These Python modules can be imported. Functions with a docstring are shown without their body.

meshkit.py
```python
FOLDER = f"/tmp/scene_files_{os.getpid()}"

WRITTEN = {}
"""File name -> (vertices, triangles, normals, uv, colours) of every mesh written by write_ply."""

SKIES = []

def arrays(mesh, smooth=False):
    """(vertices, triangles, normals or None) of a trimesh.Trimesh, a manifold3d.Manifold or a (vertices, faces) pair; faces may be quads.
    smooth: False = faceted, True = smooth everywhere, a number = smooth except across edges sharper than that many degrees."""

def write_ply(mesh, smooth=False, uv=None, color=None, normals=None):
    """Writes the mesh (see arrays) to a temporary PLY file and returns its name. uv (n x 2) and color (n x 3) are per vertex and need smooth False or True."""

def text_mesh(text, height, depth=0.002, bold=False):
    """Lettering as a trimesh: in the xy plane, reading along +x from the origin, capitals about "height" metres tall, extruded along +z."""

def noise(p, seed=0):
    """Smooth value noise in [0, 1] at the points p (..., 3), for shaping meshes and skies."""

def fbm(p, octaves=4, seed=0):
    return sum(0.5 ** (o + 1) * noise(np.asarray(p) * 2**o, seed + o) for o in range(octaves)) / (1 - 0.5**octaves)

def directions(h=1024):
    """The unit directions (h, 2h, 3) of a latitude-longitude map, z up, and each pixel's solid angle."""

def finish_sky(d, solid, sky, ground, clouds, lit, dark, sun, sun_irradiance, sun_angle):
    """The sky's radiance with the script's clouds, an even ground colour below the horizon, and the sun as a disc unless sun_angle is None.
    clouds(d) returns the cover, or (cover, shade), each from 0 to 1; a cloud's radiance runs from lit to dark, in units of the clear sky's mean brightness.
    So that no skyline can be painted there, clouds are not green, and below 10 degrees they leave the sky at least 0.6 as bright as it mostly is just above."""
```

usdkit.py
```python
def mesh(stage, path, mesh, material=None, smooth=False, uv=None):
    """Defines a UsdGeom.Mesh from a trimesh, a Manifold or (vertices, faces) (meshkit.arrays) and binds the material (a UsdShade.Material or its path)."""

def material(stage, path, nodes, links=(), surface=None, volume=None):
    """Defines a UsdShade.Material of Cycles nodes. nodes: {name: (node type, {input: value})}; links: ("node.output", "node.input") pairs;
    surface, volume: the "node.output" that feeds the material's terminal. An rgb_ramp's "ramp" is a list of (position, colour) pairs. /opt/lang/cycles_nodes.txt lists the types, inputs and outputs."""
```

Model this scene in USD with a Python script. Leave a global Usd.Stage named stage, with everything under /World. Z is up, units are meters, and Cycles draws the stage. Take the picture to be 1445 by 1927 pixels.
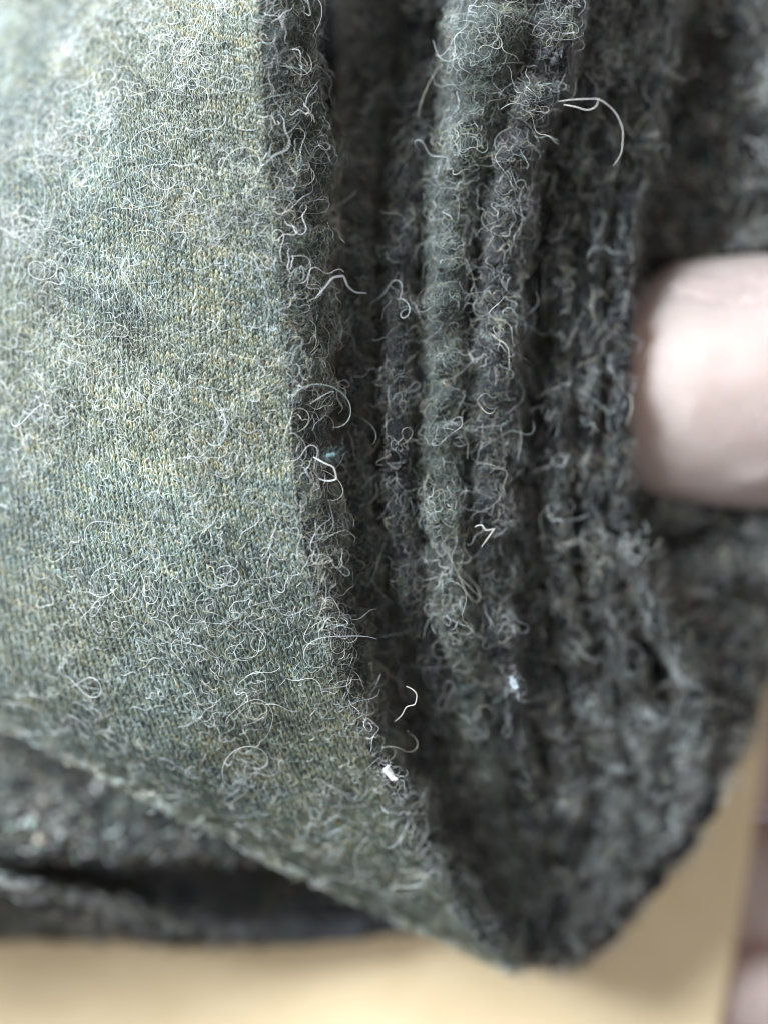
import math
import numpy as np
import trimesh
import manifold3d as m3
import usdkit
import meshkit
from scipy.interpolate import PchipInterpolator
from pxr import Usd, UsdGeom, UsdLux, UsdShade, Sdf, Gf, Vt

stage = Usd.Stage.CreateInMemory()
UsdGeom.Xform.Define(stage, '/World')
UsdGeom.Scope.Define(stage, '/World/Looks')
MM = 0.001

# ------------------------------------------------------------------ camera and light
FOCUS_Z, DIST = 30.0, 130.0            # millimetres: height of the sharp plane over the board, and the lens over it
cam = UsdGeom.Camera.Define(stage, '/World/camera')
cam.AddTranslateOp().Set((0, 0, (FOCUS_Z + DIST) * MM))
cam.CreateFocalLengthAttr(46.78)
cam.CreateHorizontalApertureAttr(20.8)
cam.CreateFStopAttr(46.78 / 9.5)
cam.CreateFocusDistanceAttr((DIST + 1.5) * MM)
cam.CreateClippingRangeAttr((0.005, 20.0))
cam.CreateExposureAttr(0.0)

window = UsdLux.RectLight.Define(stage, '/World/window_light')      # a window up and to the left
window.CreateWidthAttr(0.9)
window.CreateHeightAttr(0.9)
window.CreateIntensityAttr(72.0)
window.CreateColorAttr((0.87, 0.945, 1.0))
wp, aim = Gf.Vec3d(-1.15, 0.8, 0.68), Gf.Vec3d(0, 0, 0.02)
window.AddTransformOp().Set(Gf.Matrix4d().SetLookAt(wp, aim, Gf.Vec3d(0, 0, 1)).GetInverse())
side = UsdLux.RectLight.Define(stage, '/World/overhead_fill')  # added fill light overhead, weaker, with no known source there
side.CreateWidthAttr(0.8)
side.CreateHeightAttr(0.8)
side.CreateIntensityAttr(4.4)
side.CreateColorAttr((1.0, 0.97, 0.93))
side.AddTransformOp().Set(Gf.Matrix4d().SetLookAt(Gf.Vec3d(0.3, -0.2, 1.25), aim, Gf.Vec3d(0, 0, 1)).GetInverse())
dome = UsdLux.DomeLight.Define(stage, '/World/room_light')          # the bright room all round
dome.CreateIntensityAttr(0.06)
dome.CreateColorAttr((0.88, 0.93, 1.0))


# ------------------------------------------------------------------ helpers
def look(name, nodes, links, surface):
    return usdkit.material(stage, '/World/Looks/' + name, nodes, links, surface=surface)


def P(u, v, h):
    """A point h millimetres above the sharp plane, in millimetres; u, v place it across and down on that plane."""
    k = 0.04 * (DIST - h) / DIST
    return np.stack([(u - 722.5) * k, -(v - 963.5) * k, FOCUS_Z + h + 0 * u], -1)


taken = {}


def path_of(parent, name):
    k = (parent, name)
    n = taken.get(k, -1) + 1
    taken[k] = n
    return f'{parent}/{name}' + (f'_{n:03d}' if n else '')


def tag(prim, label=None, category=None, group=None, kind=None):
    for k, x in (('label', label), ('category', category), ('group', group), ('kind', kind)):
        if x:
            prim.SetCustomDataByKey(k, x)
    return prim


def thing(name, label, category, loc=(0, 0, 0), **kw):
    x = UsdGeom.Xform.Define(stage, path_of('/World', name))
    x.AddTranslateOp().Set(Gf.Vec3d(*[float(c) * MM for c in loc]))
    return tag(x.GetPrim(), label, category, **kw)


def obj(name, mesh, mat, parent=None, loc=(0, 0, 0), smooth=True, **kw):
    """One mesh in millimetres under parent (whose own origin is loc)."""
    v, f = (mesh.vertices, mesh.faces) if isinstance(mesh, trimesh.Trimesh) else mesh
    where = str(parent.GetPath()) if parent else '/World'
    m = usdkit.mesh(stage, path_of(where, name), (np.asarray(v) * MM - np.asarray(loc) * MM, np.asarray(f)), mat, smooth=smooth)
    return tag(m.GetPrim(), **kw)


def curves(name, pts, width, tint, mat, parent, loc=(0, 0, 0), taper=True, **kw):
    """pts (n, k, 3) and width (n,) in millimetres, tint (n, 3): strands as one BasisCurves."""
    pts = np.asarray(pts, float)
    n, k = pts.shape[:2]
    c = UsdGeom.BasisCurves.Define(stage, path_of(str(parent.GetPath()) if parent else '/World', name))
    c.CreateTypeAttr('linear')
    c.CreatePointsAttr(Vt.Vec3fArray.FromNumpy(((pts - np.asarray(loc)) * MM).reshape(-1, 3).astype(np.float32)))
    c.CreateCurveVertexCountsAttr(Vt.IntArray.FromNumpy(np.full(n, k, np.int32)))
    prof = np.ones(k)
    if taper:
        prof = np.interp(np.linspace(0, 1, k), [0, 0.15, 0.8, 1], [0.8, 1, 1, 0.45])
    w = np.broadcast_to(np.asarray(width, float), (n,))[:, None] * prof[None]
    c.CreateWidthsAttr(Vt.FloatArray.FromNumpy((w * MM).ravel().astype(np.float32)))
    c.SetWidthsInterpolation('vertex')
    UsdGeom.PrimvarsAPI(c).CreatePrimvar('tint', Sdf.ValueTypeNames.Color3fArray, 'uniform').Set(
        Vt.Vec3fArray.FromNumpy(np.broadcast_to(np.asarray(tint, np.float32), (n, 3)).copy()))
    UsdShade.MaterialBindingAPI.Apply(c.GetPrim()).Bind(mat)
    return tag(c.GetPrim(), **kw)


def normals(G):
    du, dv = np.gradient(G, axis=0), np.gradient(G, axis=1)
    n = np.cross(du, dv)
    n /= np.linalg.norm(n, axis=-1, keepdims=True) + 1e-12
    return n


def slab(G, th):
    """A closed sheet of cloth: the grid G (a, b, 3) as its face and a copy th below as its back."""
    a, b = G.shape[:2]
    N = normals(G)
    V = np.concatenate([G.reshape(-1, 3), (G - N * th).reshape(-1, 3)])
    i, j = np.meshgrid(np.arange(a - 1), np.arange(b - 1), indexing='ij')
    q = np.stack([i * b + j, (i + 1) * b + j, (i + 1) * b + j + 1, i * b + j + 1], -1).reshape(-1, 4)
    o = a * b
    back = q[:, ::-1] + o
    rim = np.concatenate([np.arange(a) * b, (a - 1) * b + np.arange(1, b), np.arange(a - 2, -1, -1) * b + b - 1, np.arange(b - 2, 0, -1)])
    nx = np.roll(rim, -1)
    side = np.stack([nx, rim, rim + o, nx + o], -1)
    Q = np.concatenate([q, back, side])
    return V, np.concatenate([Q[:, [0, 1, 2]], Q[:, [0, 2, 3]]])


def lumps(G, amp, size, seed, fine=0.0, fine_size=0.7):
    N = normals(G)
    d = amp * 2 * (meshkit.fbm(G / size + 50, 3, seed) - 0.5)
    if fine:
        d = d + fine * 2 * (meshkit.fbm(G / fine_size + 90, 2, seed + 7) - 0.5)
    return G + N * d[..., None]


def scatter(G, n, rng, density=None, face=-0.25):
    """n points on the grid, evenly by area, with the normal and the two tangents (across, along) there; keeps what the lens can see."""
    a, b = G.shape[:2]
    c = np.cross(G[1:, :-1] - G[:-1, :-1], G[:-1, 1:] - G[:-1, :-1])
    w = np.linalg.norm(c, axis=-1)
    N = normals(G)
    mid = (G[1:, 1:] + G[:-1, :-1]) / 2
    k = 0.04 * (DIST - (mid[..., 2] - FOCUS_Z)) / DIST
    u, v = mid[..., 0] / k + 722.5, -mid[..., 1] / k + 963.5
    w = w * (u > -60) * (u < 1505) * (v > -60) * (v < 1990) * (N[:-1, :-1, 2] > face)
    if density is not None:
        w = w * np.clip(density(mid, u, v), 0, None)
    w = w.ravel() / w.sum()
    pick = rng.choice(len(w), n, p=w)
    i, j = pick // (b - 1), pick % (b - 1)
    fi, fj = rng.random(n)[:, None], rng.random(n)[:, None]
    lerp = lambda A: (A[i, j] * (1 - fi) + A[i + 1, j] * fi) * (1 - fj) + (A[i, j + 1] * (1 - fi) + A[i + 1, j + 1] * fi) * fj
    p, nn = lerp(G), lerp(N)
    nn /= np.linalg.norm(nn, axis=1, keepdims=True)
    along = np.gradient(G, axis=1)[i, j]
    along -= (along * nn).sum(1, keepdims=True) * nn
    along /= np.linalg.norm(along, axis=1, keepdims=True) + 1e-12
    return p, nn, np.cross(along, nn), along


def curl(p, n, a, b, length, radius, k, lift, rng, start=0.03, theta=None, wander=0.65):
    """Curly strands lying over a surface: heading turns with a radius that wanders, the middle lifts off."""
    m = len(p)
    s = np.linspace(0, 1, k)[None]
    ln = np.broadcast_to(length, (m,))[:, None]
    kap = (1 / np.broadcast_to(radius, (m,)))[:, None] * rng.choice([-1, 1], (m, 1))
    th0 = rng.uniform(0, 2 * np.pi, (m, 1)) if theta is None else np.asarray(theta)[:, None]
    w1, w2 = rng.uniform(0.5, 2.2, (m, 1)), rng.uniform(0, 2 * np.pi, (m, 1))
    th = th0 + kap * ln * s * 0.8 + wander * rng.uniform(0.4, 1.8, (m, 1)) * (np.sin(2 * np.pi * w1 * s + w2) - np.sin(w2))
    ds = ln / (k - 1)
    x = np.cumsum(np.cos(th) * ds, 1)
    y = np.cumsum(np.sin(th) * ds, 1)
    lf = np.broadcast_to(lift, (m,))[:, None]
    ph = rng.uniform(0, 2 * np.pi, (m, 1))
    z = start + lf * (np.sin(np.pi * s ** 0.8) * 0.8 + 0.25 * np.sin(2 * np.pi * w1 * s + ph) * s + 0.25 * s)
    return p[:, None] + a[:, None] * x[..., None] + b[:, None] * y[..., None] + n[:, None] * z[..., None]


def shades(n, rng, palette, weights, spread=0.2):
    c = np.array(palette)[rng.choice(len(palette), n, p=np.array(weights) / sum(weights))]
    return c * np.exp(rng.normal(0, spread, (n, 1)))


# ------------------------------------------------------------------ materials
STRAND = look('wool_strand', {'a': ('attribute', {'attribute': 'tint'}), 'd': ('diffuse_bsdf', {}), 't': ('translucent_bsdf', {}),
                              'g': ('glossy_bsdf', {'roughness': 0.45, 'color': (0.8, 0.8, 0.8)}), 'm': ('mix_closure', {'fac': 0.3}), 'm2': ('mix_closure', {'fac': 0.04})},
              [('a.color', 'd.color'), ('a.color', 't.color'), ('d.BSDF', 'm.closure1'), ('t.BSDF', 'm.closure2'), ('m.closure', 'm2.closure1'), ('g.BSDF', 'm2.closure2')], 'm2.closure')


def wool(name, dark, mid, scale=900.0):
    return look(name, {'geo': ('geometry', {}), 'n1': ('noise_texture', {'scale': scale, 'detail': 4.0, 'roughness': 0.7}),
                       'n2': ('noise_texture', {'scale': scale * 4, 'detail': 3.0}), 'r': ('rgb_ramp', {'ramp': [(0.3, dark), (0.7, mid)]}),
                       'b': ('bump', {'strength': 0.8, 'distance': 0.0002}), 'p': ('principled_bsdf', {'roughness': 0.95, 'specular_ior_level': 0.1, 'sheen_weight': 0.15, 'sheen_roughness': 0.6})},
                [('geo.position', 'n1.vector'), ('geo.position', 'n2.vector'), ('n1.fac', 'r.fac'), ('r.color', 'p.base_color'), ('n2.fac', 'b.height'), ('b.normal', 'p.normal')], 'p.BSDF')


WOOL_GREEN = wool('green_wool', (0.02, 0.027, 0.027), (0.075, 0.088, 0.08))
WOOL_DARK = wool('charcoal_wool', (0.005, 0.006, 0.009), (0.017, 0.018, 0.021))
WOOL_MOSS = wool('moss_wool', (0.010, 0.014, 0.015), (0.045, 0.055, 0.052))
WOOL_FELT = wool('charcoal_felt', (0.012, 0.014, 0.018), (0.045, 0.048, 0.054))
BOARD = look('tan_board', {'geo': ('geometry', {}), 'n1': ('noise_texture', {'scale': 140.0, 'detail': 7.0, 'roughness': 0.75}),
                           'n2': ('noise_texture', {'scale': 2500.0, 'detail': 3.0}), 'r': ('rgb_ramp', {'ramp': [(0.3, (0.49, 0.382, 0.235)), (0.7, (0.56, 0.45, 0.295))]}),
                           'b': ('bump', {'strength': 0.25, 'distance': 0.0001}), 'p': ('principled_bsdf', {'roughness': 0.6, 'specular_ior_level': 0.3})},
             [('geo.position', 'n1.vector'), ('geo.position', 'n2.vector'), ('n1.fac', 'r.fac'), ('r.color', 'p.base_color'), ('n2.fac', 'b.height'), ('b.normal', 'p.normal')], 'p.BSDF')
BOARD_EDGE = look('board_edge', {'p': ('principled_bsdf', {'base_color': (0.66, 0.52, 0.31), 'roughness': 0.7})}, [], 'p.BSDF')
SKIN = look('skin', {'geo': ('geometry', {}), 'n1': ('noise_texture', {'scale': 220.0, 'detail': 4.0}), 'n2': ('noise_texture', {'scale': 1800.0, 'detail': 3.0}),
                     'r': ('rgb_ramp', {'ramp': [(0.3, (0.285, 0.226, 0.208)), (0.7, (0.325, 0.268, 0.25))]}), 'b': ('bump', {'strength': 0.2, 'distance': 0.0002}),
                     'p': ('principled_bsdf', {'roughness': 0.6, 'subsurface_weight': 0.35, 'subsurface_scale': 0.0015, 'subsurface_radius': (1.0, 0.45, 0.3), 'specular_ior_level': 0.2})},
            [('geo.position', 'n1.vector'), ('geo.position', 'n2.vector'), ('n1.fac', 'r.fac'), ('r.color', 'p.base_color'), ('n2.fac', 'b.height'), ('b.normal', 'p.normal')], 'p.BSDF')
NAIL = look('nail', {'p': ('principled_bsdf', {'base_color': (0.30, 0.243, 0.228), 'roughness': 0.6, 'specular_ior_level': 0.2})}, [], 'p.BSDF')
FLOOR = look('floor', {'geo': ('geometry', {}), 'n': ('noise_texture', {'scale': 30.0, 'detail': 4.0}), 'r': ('rgb_ramp', {'ramp': [(0.3, (0.50, 0.47, 0.56)), (0.7, (0.60, 0.57, 0.66))]}),
                       'p': ('principled_bsdf', {'roughness': 0.8})}, [('geo.position', 'n.vector'), ('n.fac', 'r.fac'), ('r.color', 'p.base_color')], 'p.BSDF')

# ------------------------------------------------------------------ the surface below, and the board
fl = trimesh.creation.box([3000, 3000, 10])
fl.apply_translation((0, 0, -160))
obj('floor', fl, FLOOR, smooth=False, kind='structure')

import shapely.geometry as sg
BH = -FOCUS_Z
edge = [P(np.float64(u), np.float64(v), BH)[:2] for u, v in ((1530, 700), (1480, 1100), (1434, 1427), (1418, 1560), (1400, 1673), (1378, 1810), (1356, 1927), (1310, 2180), (1250, 2500))]
outline = sg.Polygon([tuple(x) for x in edge] + [(edge[-1][0] - 5, -75), (-110, -75), (-110, 90), (edge[0][0] + 3, 90)])
bl = (-10, 0, -2)
board = thing('tan_board', 'smooth tan board lying under the wool, held at its right edge', 'board', bl)
top = trimesh.creation.extrude_polygon(outline.buffer(-0.25), 0.25, engine='earcut')
top.apply_translation((0, 0, -0.25))
obj('face_sheet', top, BOARD, board, bl, smooth=False)
core = trimesh.creation.extrude_polygon(outline, 0.6, engine='earcut')
core.apply_translation((0, 0, -0.853))
obj('core', core, BOARD_EDGE, board, bl, smooth=False, label='paler cut edge of the tan board')

# ------------------------------------------------------------------ the wool garment: shapes
ORIGIN = (0, 0, 0)
garment = thing('wool_garment', 'dark green and charcoal fuzzy wool garment bunched in folds on the tan board', 'garment', ORIGIN)
KV = np.array([-150, 100, 300, 500, 700, 900, 1100, 1300, 1500, 1650, 1800], float)


def clamped(x, y):
    f = PchipInterpolator(x, y)
    return lambda v: f(np.clip(v, x[0], x[-1]))


def rail(us, hs):
    return clamped(KV, us), clamped(KV, hs)


R_E = clamped([-150, 0, 250, 500, 900, 1250, 1480, 1640, 1815], [488, 490, 500, 532, 556, 628, 726, 822, 962])   # crest where the flat face ends
R_3 = rail([604, 602, 601, 606, 611, 618, 640, 693, 780, 862, 985], [0] * 11)[0]                                  # outermost line of the rolled edge


def face_h(u, v, t):
    """Depth of the smooth face: a dome that falls off to the left, the top-left and the bottom."""
    v = np.clip(v, -150, None)
    x = np.clip(520 - u, 0, None) / 720
    h = -11.0 * x ** 2
    h = h - 22.0 * np.clip((450 - v) / 600, 0, None) ** 2 * np.clip((480 - u) / 680, 0, None)
    h = h - 9.0 * np.clip((330 - u) / 530, 0, None) ** 2 * np.clip((420 - v) / 570, 0, None) ** 1.5
    h = h - 15.0 * np.clip((v - 950) / 870, 0, None) ** 2.0
    return np.maximum(h, -27.0)


# smooth face (s across, t down)
na, nb = 240, 420
s, t = np.meshgrid(np.linspace(0, 1, na), np.linspace(0, 1, nb), indexing='ij')
vl, vr = -400 + t * (1236 + 400), -400 + t * (1815 + 400)
ur = R_E(vr)
ul = -200 + 0 * t
ff = s
U0 = ul + (ur - ul) * ff
V0 = vl + (vr - vl) * ff
V0 = V0 + 14 * np.sin(np.pi * s) * t ** 4
H0 = face_h(U0, V0, t)
H0 = H0 - 3.2 * np.clip((t - 0.93) / 0.07, 0, 1) ** 2.2                     # starts to turn under at the bottom edge
FACE = P(U0, V0, H0)
FACE = lumps(FACE, 0.16, 5.0, 3, 0.05, 0.5)
# the turned-under lip of the face along its bottom edge
q = np.linspace(0, 1, 26)[None]
base_u, base_v, base_h = U0[:, -1:], V0[:, -1:], H0[:, -1:]
phi = q * 2.6
LIP = P(base_u - 18 * np.sin(phi) * 0 , base_v + 16 * np.sin(phi) - 46 * q ** 2, base_h - 2.2 * (1 - np.cos(phi)))
LIP = lumps(LIP, 0.12, 2.5, 5, 0.05)

# rolled edge: from the crest over the steep side and a little back under
vv = np.linspace(-400, 1812, 620)
e_u, e_h = R_E(vv), face_h(R_E(vv), vv, 0)
scal = 24 * (meshkit.fbm(np.stack([vv / 75, 0 * vv, 0 * vv], -1), 3, 11) - 0.5) * 2
r3 = R_3(vv) + scal
drop = np.interp(vv, [-150, 300, 1200, 1812], [6.5, 5.5, 5.5, 5.0])
phi = np.linspace(np.pi / 2, -1.1, 64)
face_line = 10 * (meshkit.fbm(np.stack([vv / 40, 0 * vv + 3, 0 * vv], -1), 3, 12) - 0.5) * 2
ROLL = P(e_u[None] + face_line[None] * np.clip(np.cos(phi), 0, 1)[:, None] + (r3 - e_u)[None] * np.clip(np.cos(phi), 0.0, 1)[:, None] ** 0.9 - 14 * np.clip(-phi, 0, None)[:, None], np.broadcast_to(vv, (64, 620)),
         e_h[None] - drop[None] + drop[None] * np.sin(phi)[:, None] + 0.0)
fade = np.clip((np.pi / 2 - phi) / 0.5, 0, 1)[:, None, None]
ROLL = ROLL + (lumps(ROLL, 1.05, 2.3, 21, 0.35, 0.8) - ROLL) * fade

# gathered folds to the right: groove, crest, groove, crest ...
# each layer: middle, half width, depth of its crumbly upper edge
LAY_U = [[700, 692, 674, 666, 664, 667, 690, 748, 826, 895, 985],
         [800, 788, 764, 750, 746, 747, 768, 824, 892, 945, 1003],
         [952, 915, 866, 838, 830, 828, 842, 878, 924, 960, 1008],
         [1072, 1030, 968, 938, 924, 914, 920, 948, 985, 1000, 1018],
         [1120, 1075, 1035, 1010, 1000, 990, 988, 1020, 1068, 1056, 1030],
         [1190, 1128, 1076, 1052, 1046, 1040, 1054, 1102, 1152, 1110, 1040],
         [1245, 1182, 1132, 1112, 1108, 1106, 1126, 1194, 1222, 1150, 1050],
         [1305, 1240, 1190, 1174, 1168, 1166, 1200, 1300, 1282, 1186, 1060]]
LAY_W = [[50, 44, 38, 34, 33, 32, 30, 27, 23, 17, 10],
         [48, 43, 37, 33, 32, 31, 29, 26, 22, 16, 10],
         [88, 76, 52, 43, 42, 40, 38, 34, 28, 20, 12],
         [50, 48, 48, 46, 47, 45, 40, 34, 28, 20, 11],
         [24, 22, 20, 20, 22, 26, 30, 30, 28, 20, 11],
         [28, 24, 20, 19, 19, 21, 27, 33, 33, 22, 11],
         [26, 22, 20, 20, 19, 20, 27, 35, 33, 22, 11],
         [26, 22, 19, 18, 17, 18, 25, 36, 32, 22, 11]]
LAY_H = [[-14, -13, -10.5, -7.4, -5.8, -5.4, -6.4, -9.6, -14.2, -17.5, -20],
         [-13, -11.5, -8.5, -6, -4.8, -4.4, -5.6, -8.8, -13.6, -17.4, -20],
         [-2.2, -2.6, -3.8, -4.2, -4.2, -4.2, -5, -8, -13, -17, -20],
         [-3.4, -3.2, -3.8, -4.4, -4.8, -5.2, -6.2, -9, -13.5, -17, -20],
         [-12, -12, -12.5, -13, -12.5, -11.5, -10.5, -11.5, -15, -18, -20.5],
         [-8, -8, -8.2, -8.6, -8.8, -9, -10, -12.5, -15.8, -18.5, -21],
         [-10, -9.6, -9.4, -9.4, -9.4, -9.6, -11, -13.5, -16.6, -19, -21.5],
         [-11.5, -10.8, -9.8, -9.2, -9, -9.4, -11.5, -14.5, -17.4, -19.8, -22]]
LAY = [(rail(u_, w_)[0], rail(w_, h_)[0], rail(u_, h_)[1]) for u_, w_, h_ in zip(LAY_U, LAY_W, LAY_H)]
FOLDS = []
fv = np.linspace(-400, 1812, 720)
line = lambda sd, wl: (meshkit.fbm(np.stack([fv / wl, 0 * fv + sd * 7.3, 0 * fv], -1), 3, 31 + sd) - 0.5) * 2
for i, (cu, cw, chh) in enumerate(LAY):
    n1 = 60 if i < 4 else 52
    qq = np.linspace(0, 1, n1)[:, None]
    ang = np.pi * qq
    end = np.interp(fv, [1550, 1812], [1, 0.3])
    amp = [16, 15, 15, 18, 13, 17, 18, 18][i]
    side_u = np.where(qq < 0.5, (cw(fv) + amp * 0.8 * end * line(i * 3, 50))[None], (cw(fv) + amp * end * line(i * 3 + 1, 46))[None])
    mid_u = (cu(fv) + amp * 0.5 * end * line(i * 3 + 2, 110))[None]
    c_, s_ = np.cos(ang), np.sin(ang)
    Uf = mid_u - np.sign(c_) * np.abs(c_) ** 0.75 * np.maximum(side_u, 6)
    top = chh(fv)[None]
    depth = np.interp(fv, [-150, 1300, 1812], [10, 9, 5])[None] * 1.0
    G = P(Uf, np.broadcast_to(fv, Uf.shape), top + 1.6 * end[None] * np.maximum(line(i * 3 + 40, 48), -1)[None] * s_ - depth + depth * s_ ** 0.62)
    G0 = G
    G = lumps(G, [0.8, 0.8, 0.75, 0.75, 0.6, 0.6, 0.65, 0.7][i], [2.0, 2.0, 2.0, 2.2, 2.2, 2.2, 2.3, 2.4][i], 41 + i, 0.3, 0.75)
    if i >= 3:
        G = G + (G - G0) * 0.5 * np.clip((fv - 1200) / 300, 0, 1.0)[None, :, None]
    FOLDS.append(G)
# the cloth the layers stand on, deep in the gaps
FLOORU = [rail([540, 540, 536, 540, 545, 555, 580, 640, 730, 820, 940], [0] * 11)[0](fv), LAY[7][0](fv) + LAY[7][1](fv) + 22]
qq = np.linspace(0, 1, 60)[:, None]
hb = np.interp(qq, [0, 0.25, 1], [-21, -20, -22]) + np.interp(fv, [-150, 1300, 1812], [0, -3, -6.5])[None] * np.interp(qq, [0, 1], [1, 0.6])
BED = P(FLOORU[0][None] + (FLOORU[1] - FLOORU[0])[None] * qq, np.broadcast_to(fv, hb.shape), np.maximum(hb, BH + 2.2))
BED = lumps(BED, 0.6, 2.6, 58)
G_U = (LAY[7][0](fv) + LAY[7][1](fv) + 6)[None]
G_H = np.interp(fv, [-150, 900, 1300, 1812], [-21, -20.5, -22, -25])[None]

# the wide piece under the thumb, out to the curved right-hand contour
K_U = rail([1750, 1750, 1750, 1750, 1700, 1620, 1500, 1416, 1312, 1214, 1072], [0] * 11)[0]
n1 = 110
qq = np.linspace(0, 1, n1)[:, None]
g_u, g_h = G_U, G_H
k_u = K_U(fv)[None]
Uw = g_u + (k_u - g_u) * (1 - (1 - qq) ** 1.0)
hump = np.sin(np.pi * np.clip(qq * 0.85 + 0.12, 0, 1)) ** 0.7
Hw = np.minimum(g_h, -20) + np.interp(fv, [-150, 300, 480, 560, 900, 960, 1100, 1500, 1812], [6, 4.5, 2, -1.5, -1.5, 1.5, 3.2, 3, 1])[None] * hump
Hw = Hw - 7.5 * np.clip((qq - 0.86) / 0.14, 0, 1) ** 2.5
Hw = np.maximum(Hw, BH + 1.6)
WIDE = P(Uw, np.broadcast_to(fv, Uw.shape), Hw)
WIDE = lumps(WIDE, 1.9, 4.2, 61, 0.9, 1.6)

# lower left: ribbed lining and the loose layer under it
lu = np.linspace(-760, 800, 400)
la = np.linspace(0, 1, 90)[:, None]
top_v = np.interp(lu, [-200, 0, 350, 600, 800], [1200, 1300, 1480, 1610, 1710])[None]
bot_v = np.interp(lu, [-200, 0, 200, 350, 480, 560, 640, 800], [1590, 1600, 1612, 1608, 1602, 1618, 1660, 1735])[None]
Vl = top_v + (bot_v - top_v) * (1 - (1 - la) ** 1.3)
Hl = np.interp(lu, [-200, 400, 800], [-18.5, -18.5, -20.5])[None] - 8.5 * (1 - la) ** 1.5 + 1.2 * np.sin(np.pi * la ** 0.8) - 1.5 * np.clip((la - 0.85) / 0.15, 0, 1) ** 2
top_cut = None
LINING = P(np.broadcast_to(lu, Vl.shape), Vl, Hl)
LINING = LINING[:, ::1]
LINING = lumps(LINING, 0.55, 1.8, 71)
top_v = np.interp(lu, [-200, 0, 500, 800], [1540, 1545, 1560, 1700])[None]
bot_v = np.interp(lu, [-200, 0, 150, 300, 500, 650, 740, 800], [1745, 1752, 1756, 1762, 1764, 1752, 1738, 1728])[None]
lb = np.linspace(0, 1, 90)[:, None]
Vb = top_v + (bot_v - top_v) * np.minimum(lb * 1.12, 1)
rim = np.interp(lu, [-200, 0, 150, 300, 450, 700, 800], [0.48, 0.52, 0.66, 0.8, 0.86, 0.88, 0.9])[None]
rimh = np.interp(lu, [-200, 0, 300, 500, 800], [10, 8.5, 4.0, 2.0, 0.8])[None]
Hb = BH + 1.6 + 0.9 * 0 + rimh * np.exp(-((lb - rim) / 0.13) ** 2) + np.clip(lb - rim, 0, None) * 0
Hb = Hb + np.where(lb > rim, np.clip(1 - (lb - rim) / (1.001 - rim), 0, 1) * rimh * 0.5, 0) - 0.0
Hb = Hb + np.clip((-330 - lu) / 300, 0, 1)[None] * 9  # unseen left end raised to keep light out of the gap
LOOSE = P(np.broadcast_to(lu, Vb.shape), Vb, Hb)
LOOSE = lumps(LOOSE, 0.45, 2.6, 81, 0.3, 1.1)

# ------------------------------------------------------------------ the wool garment: parts and their fuzz
rng = np.random.default_rng(4)
HEATHER = [(0.108, 0.141, 0.122), (0.232, 0.218, 0.138), (0.035, 0.044, 0.046), (0.25, 0.29, 0.282), (0.13, 0.145, 0.10)]
PALE = [(0.50, 0.52, 0.53), (0.52, 0.50, 0.42), (0.40, 0.46, 0.45)]
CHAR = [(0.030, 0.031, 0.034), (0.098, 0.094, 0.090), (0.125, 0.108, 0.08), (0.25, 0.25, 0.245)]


def up(G):                                     # faces must look to the lens: flip a grid whose normals point away
    return G if np.median(normals(G)[..., 2]) > 0 else G[::-1]


FACE, ROLL, WIDE, LINING, LOOSE, BED = up(FACE), up(ROLL), up(WIDE), up(LINING), up(LOOSE), up(BED)
FOLDS = [up(G) for G in FOLDS]
LIP = LIP if np.median(normals(LIP)[:, :6, 2]) > 0 else LIP[::-1]

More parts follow.
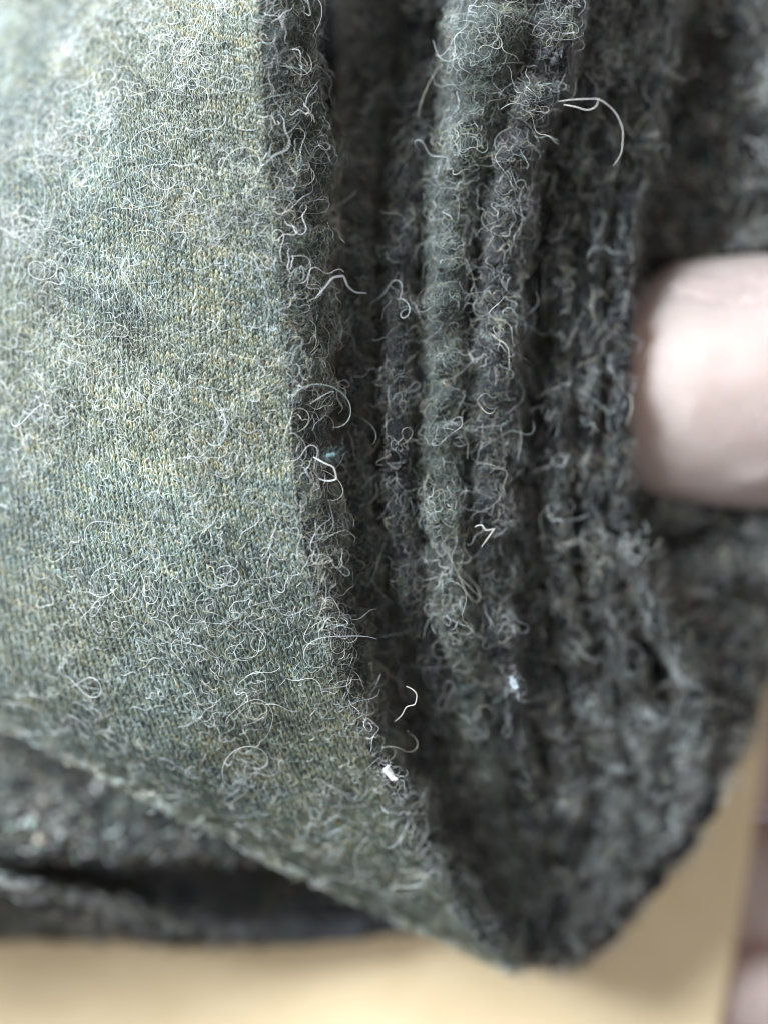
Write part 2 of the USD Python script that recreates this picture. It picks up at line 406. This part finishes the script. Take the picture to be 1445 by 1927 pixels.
def tufts(size, seed, sharp=2.5, floor=0.3, crest=0.0, low=False, haze_fuzz=0.0):
    def density(mid, u, v):
        d = np.clip((meshkit.fbm(mid / size, 3, seed) - 0.33) * 3, 0.02, 3) ** sharp + floor
        if crest:
            d = d * (1 + crest * np.exp(-((np.linspace(0, 1, mid.shape[0])[:, None] - 0.5) / 0.16) ** 2))  # fuzz gathers on crests as highlight; dark bare flanks paint the crevice shade
        if low:
            d = d * (1 + 1.5 * np.clip((v - 1250) / 250, 0, 1))
        return d * (1 + haze_fuzz * np.exp(-(u / 420) ** 2 - (v / 480) ** 2))  # extra pale fuzz toward the top left imitates bright haze
    return density


face = obj('front_face', slab(FACE, 1.1), WOOL_GREEN, garment, label='smooth pale green heathered knit face')
lip = obj('turned_hem', slab(LIP, 0.8), WOOL_GREEN, garment)

# knit stitches of the face: two leaning legs for each loop
pc, pr = 0.50, 0.42
mw = np.linalg.norm(np.diff(FACE[:, nb // 2], axis=0), axis=1).sum()
ml = np.linalg.norm(np.diff(FACE[na // 2], axis=0), axis=1).sum()
nc, nr = int(mw / pc), int(ml / pr)
ci, ri = np.meshgrid(np.arange(nc), np.arange(nr), indexing='ij')
ci, ri = np.concatenate([ci.ravel()] * 2), np.concatenate([ri.ravel()] * 2)
side = np.repeat([-1, 1], nc * nr)
FN = normals(FACE)


def on(G, a, b):
    a, b = np.clip(a, 0, 1) * (G.shape[0] - 1.001), np.clip(b, 0, 1) * (G.shape[1] - 1.001)
    i, j = a.astype(int), b.astype(int)
    x, y = (a - i)[..., None], (b - j)[..., None]
    return (G[i, j] * (1 - x) + G[i + 1, j] * x) * (1 - y) + (G[i, j + 1] * (1 - x) + G[i + 1, j + 1] * x) * y


def stitch_legs(G, ci, ri, side, nc, nr, rng, jit, k=4, lean=0.42, thick=0.1):
    N = normals(G)
    m = len(ci)
    w = np.linspace(0, 1, k)[None]
    flip = 1.0
    j1, j2 = rng.normal(0, jit, (m, 1)), rng.normal(0, jit, (m, 1))
    ca = (ci[:, None] + 0.5 + side[:, None] * (0.06 + lean * w ** 0.8) + j1 + rng.normal(0, jit * 0.6, (m, k))) / nc
    rb = (ri[:, None] + 1.15 - 1.3 * w + j2) / nr
    return on(G, ca, rb) + on(N, ca, rb) * (thick * (0.4 + np.sin(np.pi * w)))[..., None]


legs = stitch_legs(FACE, ci, ri, side, nc, nr, rng, 0.07)
mid = legs.mean(1)
kk = 0.04 * (DIST - (mid[:, 2] - FOCUS_Z)) / DIST
uu, vw = mid[:, 0] / kk + 722.5, -mid[:, 1] / kk + 963.5
keep = (uu > -50) & (vw > -50) & (uu < 1100)
# melange yarn: colour runs along the courses and drifts in patches
run = meshkit.noise(np.stack([ci / 2.2, ri * 1.0, side * 0.0], -1), 5)
patch = meshkit.fbm(np.stack([ci / 22.0, ri / 10.0, 0 * ri], -1), 3, 9)
val = np.clip(0.5 + (run - 0.5) * 1.15 + (patch - 0.5) * 1.0 + rng.normal(0, 0.13, len(ci)), 0, 0.999)
order = np.array([HEATHER[2], HEATHER[0], HEATHER[0], HEATHER[4], HEATHER[3], HEATHER[1]])
tint = order[(val * 6).astype(int)]
tint = (0.62 * tint + 0.38 * tint.mean(0)) * np.exp(rng.normal(0, 0.16, (len(ci), 1)) + 1.1 * (meshkit.fbm(mid / 3.2, 3, 15) - 0.5)[:, None])
tint = tint * np.where(meshkit.fbm(mid / 9.0, 2, 16)[:, None] > 0.5, [0.94, 1.0, 1.03], [1.03, 1.0, 0.92])
curves('knit_stitches', legs[keep], 0.15, tint[keep], STRAND, face, taper=False, kind='stuff')

# fibres broken out of the stitches, lying along them
n = 30000
p, nn, a, b = scatter(FACE, n, rng)
th = np.where(rng.random(n) < 0.5, 1, -1) * rng.normal(0.45, 0.35, n) + np.pi / 2 + np.pi * (rng.random(n) < 0.5)
c = curl(p, nn, a, b, rng.uniform(0.4, 1.2, n), rng.uniform(0.5, 2.5, n), 5, rng.uniform(0.02, 0.14, n), rng, start=0.07, theta=th, wander=0.35)
curves('short_fibres', c, rng.uniform(0.022, 0.044, n), shades(n, rng, HEATHER + PALE, [4, 2.0, 2.4, 2.0, 2.6, 0.5, 0.4, 0.8], 0.22) * np.exp(1.1 * (meshkit.fbm(p / 3.2, 3, 15) - 0.5)[:, None]), STRAND, face, kind='stuff')


def fuzz(parent, G, n, lens, rads, lift, width, palette, weights, seed, k=10, size=3.0, sharp=1.5, face_=-0.25, name='fuzz', spread=0.3, floor=0.3, crest=0.0, patch_=1.0, haze_fuzz=0.0, lit_rim=False):
    r = np.random.default_rng(seed)
    dens = tufts(size, seed, sharp, floor, crest, crest > 2.5, haze_fuzz)
    p, nn, a, b = scatter(G, n, r, (lambda mid, u, v: dens(mid, u, v) * np.exp(-np.clip(u, 0, None) / 230) * (v > 1635 + 0.3 * np.clip(u, 0, 400))) if lit_rim else dens, face_)
    c = curl(p, nn, a, b, np.exp(r.uniform(*np.log(lens), n)), np.exp(r.uniform(*np.log(rads), n)), k, r.uniform(*lift, n), r)
    tint = shades(n, r, palette, weights, spread) * np.exp(patch_ * 2 * (meshkit.fbm(p / 2.2, 3, seed + 500) - 0.5))[:, None]
    return curves(name, c, r.uniform(*width, n), np.clip(tint, 0.004, 0.75), STRAND, parent, kind='stuff')


fuzz(face, FACE, 5200, (0.8, 5.0), (0.5, 3.0), (0.05, 0.5), (0.011, 0.03), PALE, [3, 1.5, 1.5], 101, k=13, size=3.6, sharp=2.4, floor=0.2, haze_fuzz=4.0)  # fuzz thickened at top left to whiten it like haze
fuzz(lip, LIP, 2600, (0.8, 3.0), (0.3, 1.0), (0.1, 0.7), (0.03, 0.06), HEATHER + PALE, [2, 2, 1, 2, 2, 1, 1, 1], 102, k=8)

roll = obj('rolled_edge', slab(ROLL, 0.9), WOOL_MOSS, garment, label='dark fuzzy rolled edge of the smooth face')
fuzz(roll, ROLL, 23000, (0.5, 2.2), (0.5, 2.2), (0.06, 0.45), (0.015, 0.036), HEATHER + CHAR, [2.0, 1.2, 2, 1.2, 1.6, 3, 3, 1.6, 0.8], 103, patch_=1.6, k=8, size=2.0, sharp=0.8, floor=0.9)
fuzz(roll, ROLL, 1500, (1.0, 5), (0.5, 2.6), (0.15, 1.0), (0.012, 0.034), PALE, [3, 2, 1], 104, k=14, size=2.6, sharp=2.4, floor=0.1, name='pale_fuzz')

NUM = [(12500, 1000), (12500, 1200), (15000, 1300), (14000, 1800), (6000, 600), (6500, 1700), (6500, 1700), (6500, 1900)]
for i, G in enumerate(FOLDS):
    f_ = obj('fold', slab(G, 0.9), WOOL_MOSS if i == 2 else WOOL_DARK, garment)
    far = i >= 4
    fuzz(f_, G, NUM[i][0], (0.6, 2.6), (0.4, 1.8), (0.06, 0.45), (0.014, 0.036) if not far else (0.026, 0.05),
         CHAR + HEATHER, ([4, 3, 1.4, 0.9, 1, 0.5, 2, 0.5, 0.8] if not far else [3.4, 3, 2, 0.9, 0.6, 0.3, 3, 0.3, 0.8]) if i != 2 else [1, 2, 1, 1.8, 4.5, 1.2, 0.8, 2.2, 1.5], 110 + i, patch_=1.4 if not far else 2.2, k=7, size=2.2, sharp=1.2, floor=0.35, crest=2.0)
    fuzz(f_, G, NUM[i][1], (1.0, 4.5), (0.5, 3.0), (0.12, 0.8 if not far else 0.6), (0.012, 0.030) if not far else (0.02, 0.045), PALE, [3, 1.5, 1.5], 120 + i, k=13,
         size=2.6 if not far else 1.8, sharp=2.4 if not far else 1.2, floor=0.05 if not far else 0.25, crest=1.0 if not far else 3.0, name='pale_fuzz')  # pale fuzz on the far crests paints their lit edges

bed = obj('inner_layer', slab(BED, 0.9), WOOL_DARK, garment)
fuzz(bed, BED, 4000, (0.6, 2.4), (0.4, 1.6), (0.08, 0.5), (0.025, 0.045), CHAR, [4, 1, 0.5, 0], 129, k=7, size=2.2, sharp=1.0)  # darkest tints chosen to paint shade into the gaps

wide = obj('outer_fold', slab(WIDE, 1.0), WOOL_DARK, garment, label='broad dark outer fold pinched under the thumb')
fuzz(wide, WIDE, 10000, (0.8, 4.0), (0.4, 1.5), (0.2, 1.0), (0.045, 0.09), CHAR + HEATHER[:1], [3, 3, 2, 1.4, 1], 130, patch_=2.6, k=8, size=3.0, sharp=1.6, floor=0.3)
fuzz(wide, WIDE, 1500, (1.5, 5.0), (0.5, 1.8), (0.6, 2.0), (0.03, 0.06), PALE, [3, 1.5, 1], 131, k=12, size=2.4, sharp=5.0, floor=0.0, name='pale_fuzz')

lining = obj('looped_lining', slab(LINING, 1.2), WOOL_FELT, garment, label='coarse looped pile underside below the hem')
fuzz(lining, LINING, 3600, (1.4, 3.2), (0.35, 0.75), (0.3, 0.9), (0.13, 0.30), CHAR[:3] + HEATHER[:1] + HEATHER[3:4], [3, 3.2, 1.2, 1.4, 0.5], 139, k=10, size=2.0, sharp=1.2, floor=0.5, spread=0.2, patch_=1.8, name='loop_pile')
fuzz(lining, LINING, 5000, (0.8, 3.0), (0.3, 1.0), (0.4, 1.0), (0.04, 0.07), HEATHER + CHAR, [0.6, 0.2, 3, 0.1, 0.5, 4, 2, 0.6, 0.1], 140, patch_=1.5, k=7)

loose = obj('loose_layer', slab(LOOSE, 1.0), WOOL_FELT, garment, label='loose dark layer lying on the board with its lit rim set in pale fuzz')
fuzz(loose, LOOSE, 6500, (0.8, 3.5), (0.3, 1.2), (0.2, 1.0), (0.04, 0.08), CHAR, [4, 2, 1, 0.4], 150, k=7)  # charcoal only, so the gap under the lining looks shaded
fuzz(loose, LOOSE, 3600, (0.8, 3.5), (0.4, 1.5), (0.2, 0.8), (0.03, 0.06), HEATHER + PALE, [2, 1.5, 0, 2, 1.5, 2, 1, 1], 151, k=7, name='pale_fuzz', lit_rim=True)  # pale strands at left paint the light on the rim

# ------------------------------------------------------------------ single stray fibres that stand out
GRIDS = {'front_face': (face, FACE, 34), 'rolled_edge': (roll, ROLL, 26), 'fold': (None, FOLDS[0], 9), 'fold_001': (None, FOLDS[1], 9), 'fold_002': (None, FOLDS[2], 10), 'fold_003': (None, FOLDS[3], 12)}
r = np.random.default_rng(77)
for nm, (pr_, G, cnt) in GRIDS.items():
    pr_ = stage.GetPrimAtPath(f'/World/wool_garment/{nm}')
    p, nn, a, b = scatter(G, cnt, r, None, 0.2)
    c = curl(p, nn, a, b, r.uniform(4, 10, cnt), r.uniform(0.6, 2.0, cnt), 26, r.uniform(0.5, 1.8, cnt), r)
    for x in range(cnt):
        curves('stray_fibre', c[x:x + 1], r.uniform(0.022, 0.042), shades(1, r, PALE, [3, 1, 1], 0.2), STRAND, pr_)


def drawn(parent, pts, width, colour, **kw):
    """A single fibre through given points (u, v, h)."""
    pts = np.array(pts, float)
    d = np.r_[0, np.cumsum(np.linalg.norm(np.diff(pts[:, :2], axis=0), axis=1))]
    f = PchipInterpolator(d, pts)
    x = f(np.linspace(0, d[-1], 36))
    curves('stray_fibre', P(x[:, 0], x[:, 1], x[:, 2])[None], width, [colour], STRAND, parent, **kw)


f1 = stage.GetPrimAtPath('/World/wool_garment/fold_003')
f0 = stage.GetPrimAtPath('/World/wool_garment/fold')
drawn(f1, [(1050, 190, 0.2), (1085, 186, 0.8), (1120, 185, 1.2), (1145, 198, 1.4), (1163, 220, 1.4), (1172, 250, 1.2), (1170, 280, 0.9), (1153, 312, 0.5)], 0.048, (0.55, 0.53, 0.5), label='long pale fibre sweeping out in a wide arc')
drawn(f1, [(1060, 196, 0.2), (1082, 200, 0.8), (1105, 206, 1.1), (1120, 200, 1.3), (1126, 184, 1.3)], 0.05, (0.55, 0.54, 0.5))
drawn(roll, [(598, 556, 0.4), (612, 540, 0.9), (630, 521, 1.2), (645, 519, 1.2), (655, 538, 1.0), (672, 550, 0.7), (690, 551, 0.4)], 0.085, (0.33, 0.32, 0.33), label='thick pale fibre crossing the dark groove')
drawn(f1, [(893, 992, 0), (905, 988, 0.4), (915, 998, 0.6), (930, 995, 0.7), (918, 1012, 0.5), (905, 1030, 0.2)], 0.055, (0.55, 0.53, 0.5))
drawn(roll, [(764, 1292, -2.5), (784, 1310, -2.2), (780, 1326, -2.2), (766, 1330, -2.4), (755, 1347, -2.8), (742, 1358, -3.5)], 0.055, (0.55, 0.53, 0.48))
drawn(face, [(222, 1012 - 490, 0.2), (228, 500, 0.7), (240, 484, 0.9), (243, 497, 0.9), (235, 515, 0.8), (248, 545, 0.7), (265, 575, 0.5), (276, 610, 0.2)], 0.05, (0.6, 0.6, 0.58))
drawn(roll, [(590, 860, 0), (612, 872, 0.7), (628, 880, 0.9), (633, 900, 0.8), (620, 905, 0.6), (600, 900, 0.3)], 0.06, (0.7, 0.69, 0.66))

# ------------------------------------------------------------------ bits of lint
LINT = look('white_lint', {'d': ('diffuse_bsdf', {'color': (0.52, 0.52, 0.50)}), 't': ('translucent_bsdf', {'color': (0.52, 0.52, 0.50)}), 'm': ('mix_closure', {'fac': 0.25})}, [('d.BSDF', 'm.closure1'), ('t.BSDF', 'm.closure2')], 'm.closure')


def lint(name, u, v, h, length, thick, ang, mat, fibre, seed, label, wn=34):
    r = np.random.default_rng(seed)
    c = P(np.float64(u), np.float64(v), h)
    g = trimesh.creation.capsule(radius=thick / 2, height=length - thick, count=[26, 26])
    g.apply_translation(-g.bounds.mean(0))
    g.apply_transform(trimesh.transformations.rotation_matrix(np.pi / 2, [0, 1, 0]))
    g.vertices *= (1, 1, 0.6)
    g.vertices += g.vertex_normals * 0.55 * thick * (meshkit.fbm(np.array(g.vertices) * 4 + seed, 3, seed) - 0.5)[:, None] * 2
    g.apply_transform(trimesh.transformations.rotation_matrix(np.radians(ang), [0, 0, 1]))
    g.apply_translation(c)
    fibre = np.array(fibre)
    o = thing(name, label, 'lint', c)
    obj('fleck', g, mat, o, c)
    m = wn
    ax = np.array([np.cos(np.radians(ang)), np.sin(np.radians(ang)), 0])
    p = np.repeat(c[None], m, 0) + r.normal(0, 0.13, (m, 3)) + ax * r.uniform(-0.8, 0.8, (m, 1)) * length
    z = np.repeat([[0, 0, 1.0]], m, 0)
    cc = curl(p, z, np.repeat([[1.0, 0, 0]], m, 0), np.repeat([[0, 1.0, 0]], m, 0), r.uniform(0.3, 1.5, m), r.uniform(0.3, 0.9, m), 9, r.uniform(0, 0.3, m), r)
    curves('wisps', cc, r.uniform(0.01, 0.022, m), fibre * r.uniform(0.25, 0.6, (m, 1)), STRAND, o, c, kind='stuff')


TEAL = look('teal_lint', {'d': ('diffuse_bsdf', {'color': (0.10, 0.165, 0.17)})}, [], 'd.BSDF')
BLUISH = look('pale_blue_lint', {'d': ('diffuse_bsdf', {'color': (0.26, 0.30, 0.33)})}, [], 'd.BSDF')
lint('lint', 733, 1457, -3.2, 1.35, 0.55, -48, LINT, (1.0, 1.0, 1.0), 1, 'bright white fleck of lint caught on the edge of the smooth face')
lint('lint', 968, 1286, -5.0, 0.9, 0.55, -60, BLUISH, (0.6, 0.66, 0.7), 2, 'blurred pale blue lint tuft low on the dark folds')
lint('lint', 624, 856, 0.8, 0.85, 0.4, 8, TEAL, (0.2, 0.3, 0.3), 3, 'small teal lint tuft over the dark groove')

# ------------------------------------------------------------------ the hand: thumb over the wool, fingers under the board
def chain(pts):
    out = []
    for (p0, r0), (p1, r1) in zip(pts[:-1], pts[1:]):
        a = m3.Manifold.sphere(r0, 28).translate(tuple(p0))
        b = m3.Manifold.sphere(r1, 28).translate(tuple(p1))
        out.append(m3.Manifold.batch_hull([a, b]))
    return out


Q = lambda u, v, h: P(np.float64(u), np.float64(v), np.float64(h))
hand_parts = []
TH = [(1250, 6.4), (1310, 7.4), (1440, 7.9), (1640, 8.3)]
ball = lambda p, r: m3.Manifold.sphere(r, 32).translate(tuple(p))
hand_parts.append(m3.Manifold.batch_hull([ball(Q(u_ + du * (u_ < 1300), vt, -17.4 + dz), r_ * k_) for u_, r_ in TH for vt, du, dz, k_ in ((628, 34, 0, 0.86), (672, 8, 0.7, 0.94), (718, 0, 1.0, 1.0), (765, -4, 0.7, 0.95), (806, 0, 0, 0.88))]))
hand_parts += chain([(Q(1640, 718, -16.6), 9.6), (Q(2000, 790, -18.5), 10), (Q(2150, 830, -20), 11), (Q(2420, 1150, -36), 15)])
hand_parts += chain([(Q(2420, 1150, -36), 15), (Q(2400, 1500, -42), 14), (Q(2330, 1900, -46), 13)])
hand_parts += chain([(Q(2420, 1150, -36), 15), (Q(3100, 1500, -45), 20)])
hand_parts += chain([(Q(2400, 1500, -42), 14), (Q(3100, 1500, -45), 20)])
for (ue, tv, kv, pv, r_, hh) in ((1465, 1150, 1130, 1110, 6.3, -40), (1436, 1404, 1404, 1390, 6.4, -40), (1402, 1652, 1680, 1640, 6.4, -40), (1374, 1858, 1905, 1880, 5.0, -40)):
    low = -31.2 - r_
    hand_parts += chain([(Q(1230, tv - 6, low - 0.4), r_ * 0.85), (Q(ue - 10, tv, low), r_), (Q(ue + 130, (tv + kv) / 2, low + 2.2), r_), (Q(1720, kv, low + 3), r_ * 1.05), (Q(2050, pv + 20, low + 1), r_ * 1.1), (Q(2370, pv, hh - 3), r_ * 1.4)])
M = hand_parts[0]
for x in hand_parts[1:]:
    M = M + x
M = M.refine_to_length(1.8)
hm = M.to_mesh()
tm = trimesh.Trimesh(hm.vert_properties[:, :3], hm.tri_verts, process=True)
trimesh.smoothing.filter_taubin(tm, lamb=0.5, nu=0.52, iterations=44)
bump = Q(1432, 908, -11.5)
d = np.linalg.norm(tm.vertices - bump, axis=1)
tm.vertices += tm.vertex_normals * (0.7 * np.exp(-(d / 1.2) ** 2))[:, None]
hl = Q(2400, 1500, -42)
hand = thing('person', 'bare hand, thumb pressing the wool folds and fingers curled under the tan board', 'person', hl)
obj('hand', tm, SKIN, hand, hl)
# thumb nail along the upper side, bedded in the skin
import scipy.spatial as sp
vis = tm.vertices[(tm.vertex_normals[:, 2] > -0.2)]
vis_n = tm.vertex_normals[(tm.vertex_normals[:, 2] > -0.2)]
aa, bb = np.meshgrid(np.linspace(0, 1, 22), np.linspace(0, 1, 30), indexing='ij')
start = 1268 + 50 * np.abs(2 * aa - 1) ** 2.5
nu, nv = start + (1620 - start) * bb, 490 + (578 - 490) * aa + 8 * bb
kk = 0.04 * (DIST + 11) / DIST
nx, ny = (nu - 722.5) * kk, -(nv - 963.5) * kk
tree2 = sp.cKDTree(vis[:, :2])
dd, ii = tree2.query(np.stack([nx, ny], -1), k=6)
w_ = 1 / (dd + 0.2)
nz = (vis[ii][..., 2] * w_).sum(-1) / w_.sum(-1)
nail = up(np.stack([nx, ny, nz + 0.25 * np.sin(np.pi * aa) ** 0.5 - 0.14], -1))
obj('nail', slab(nail, 0.5), NAIL, hand, hl)
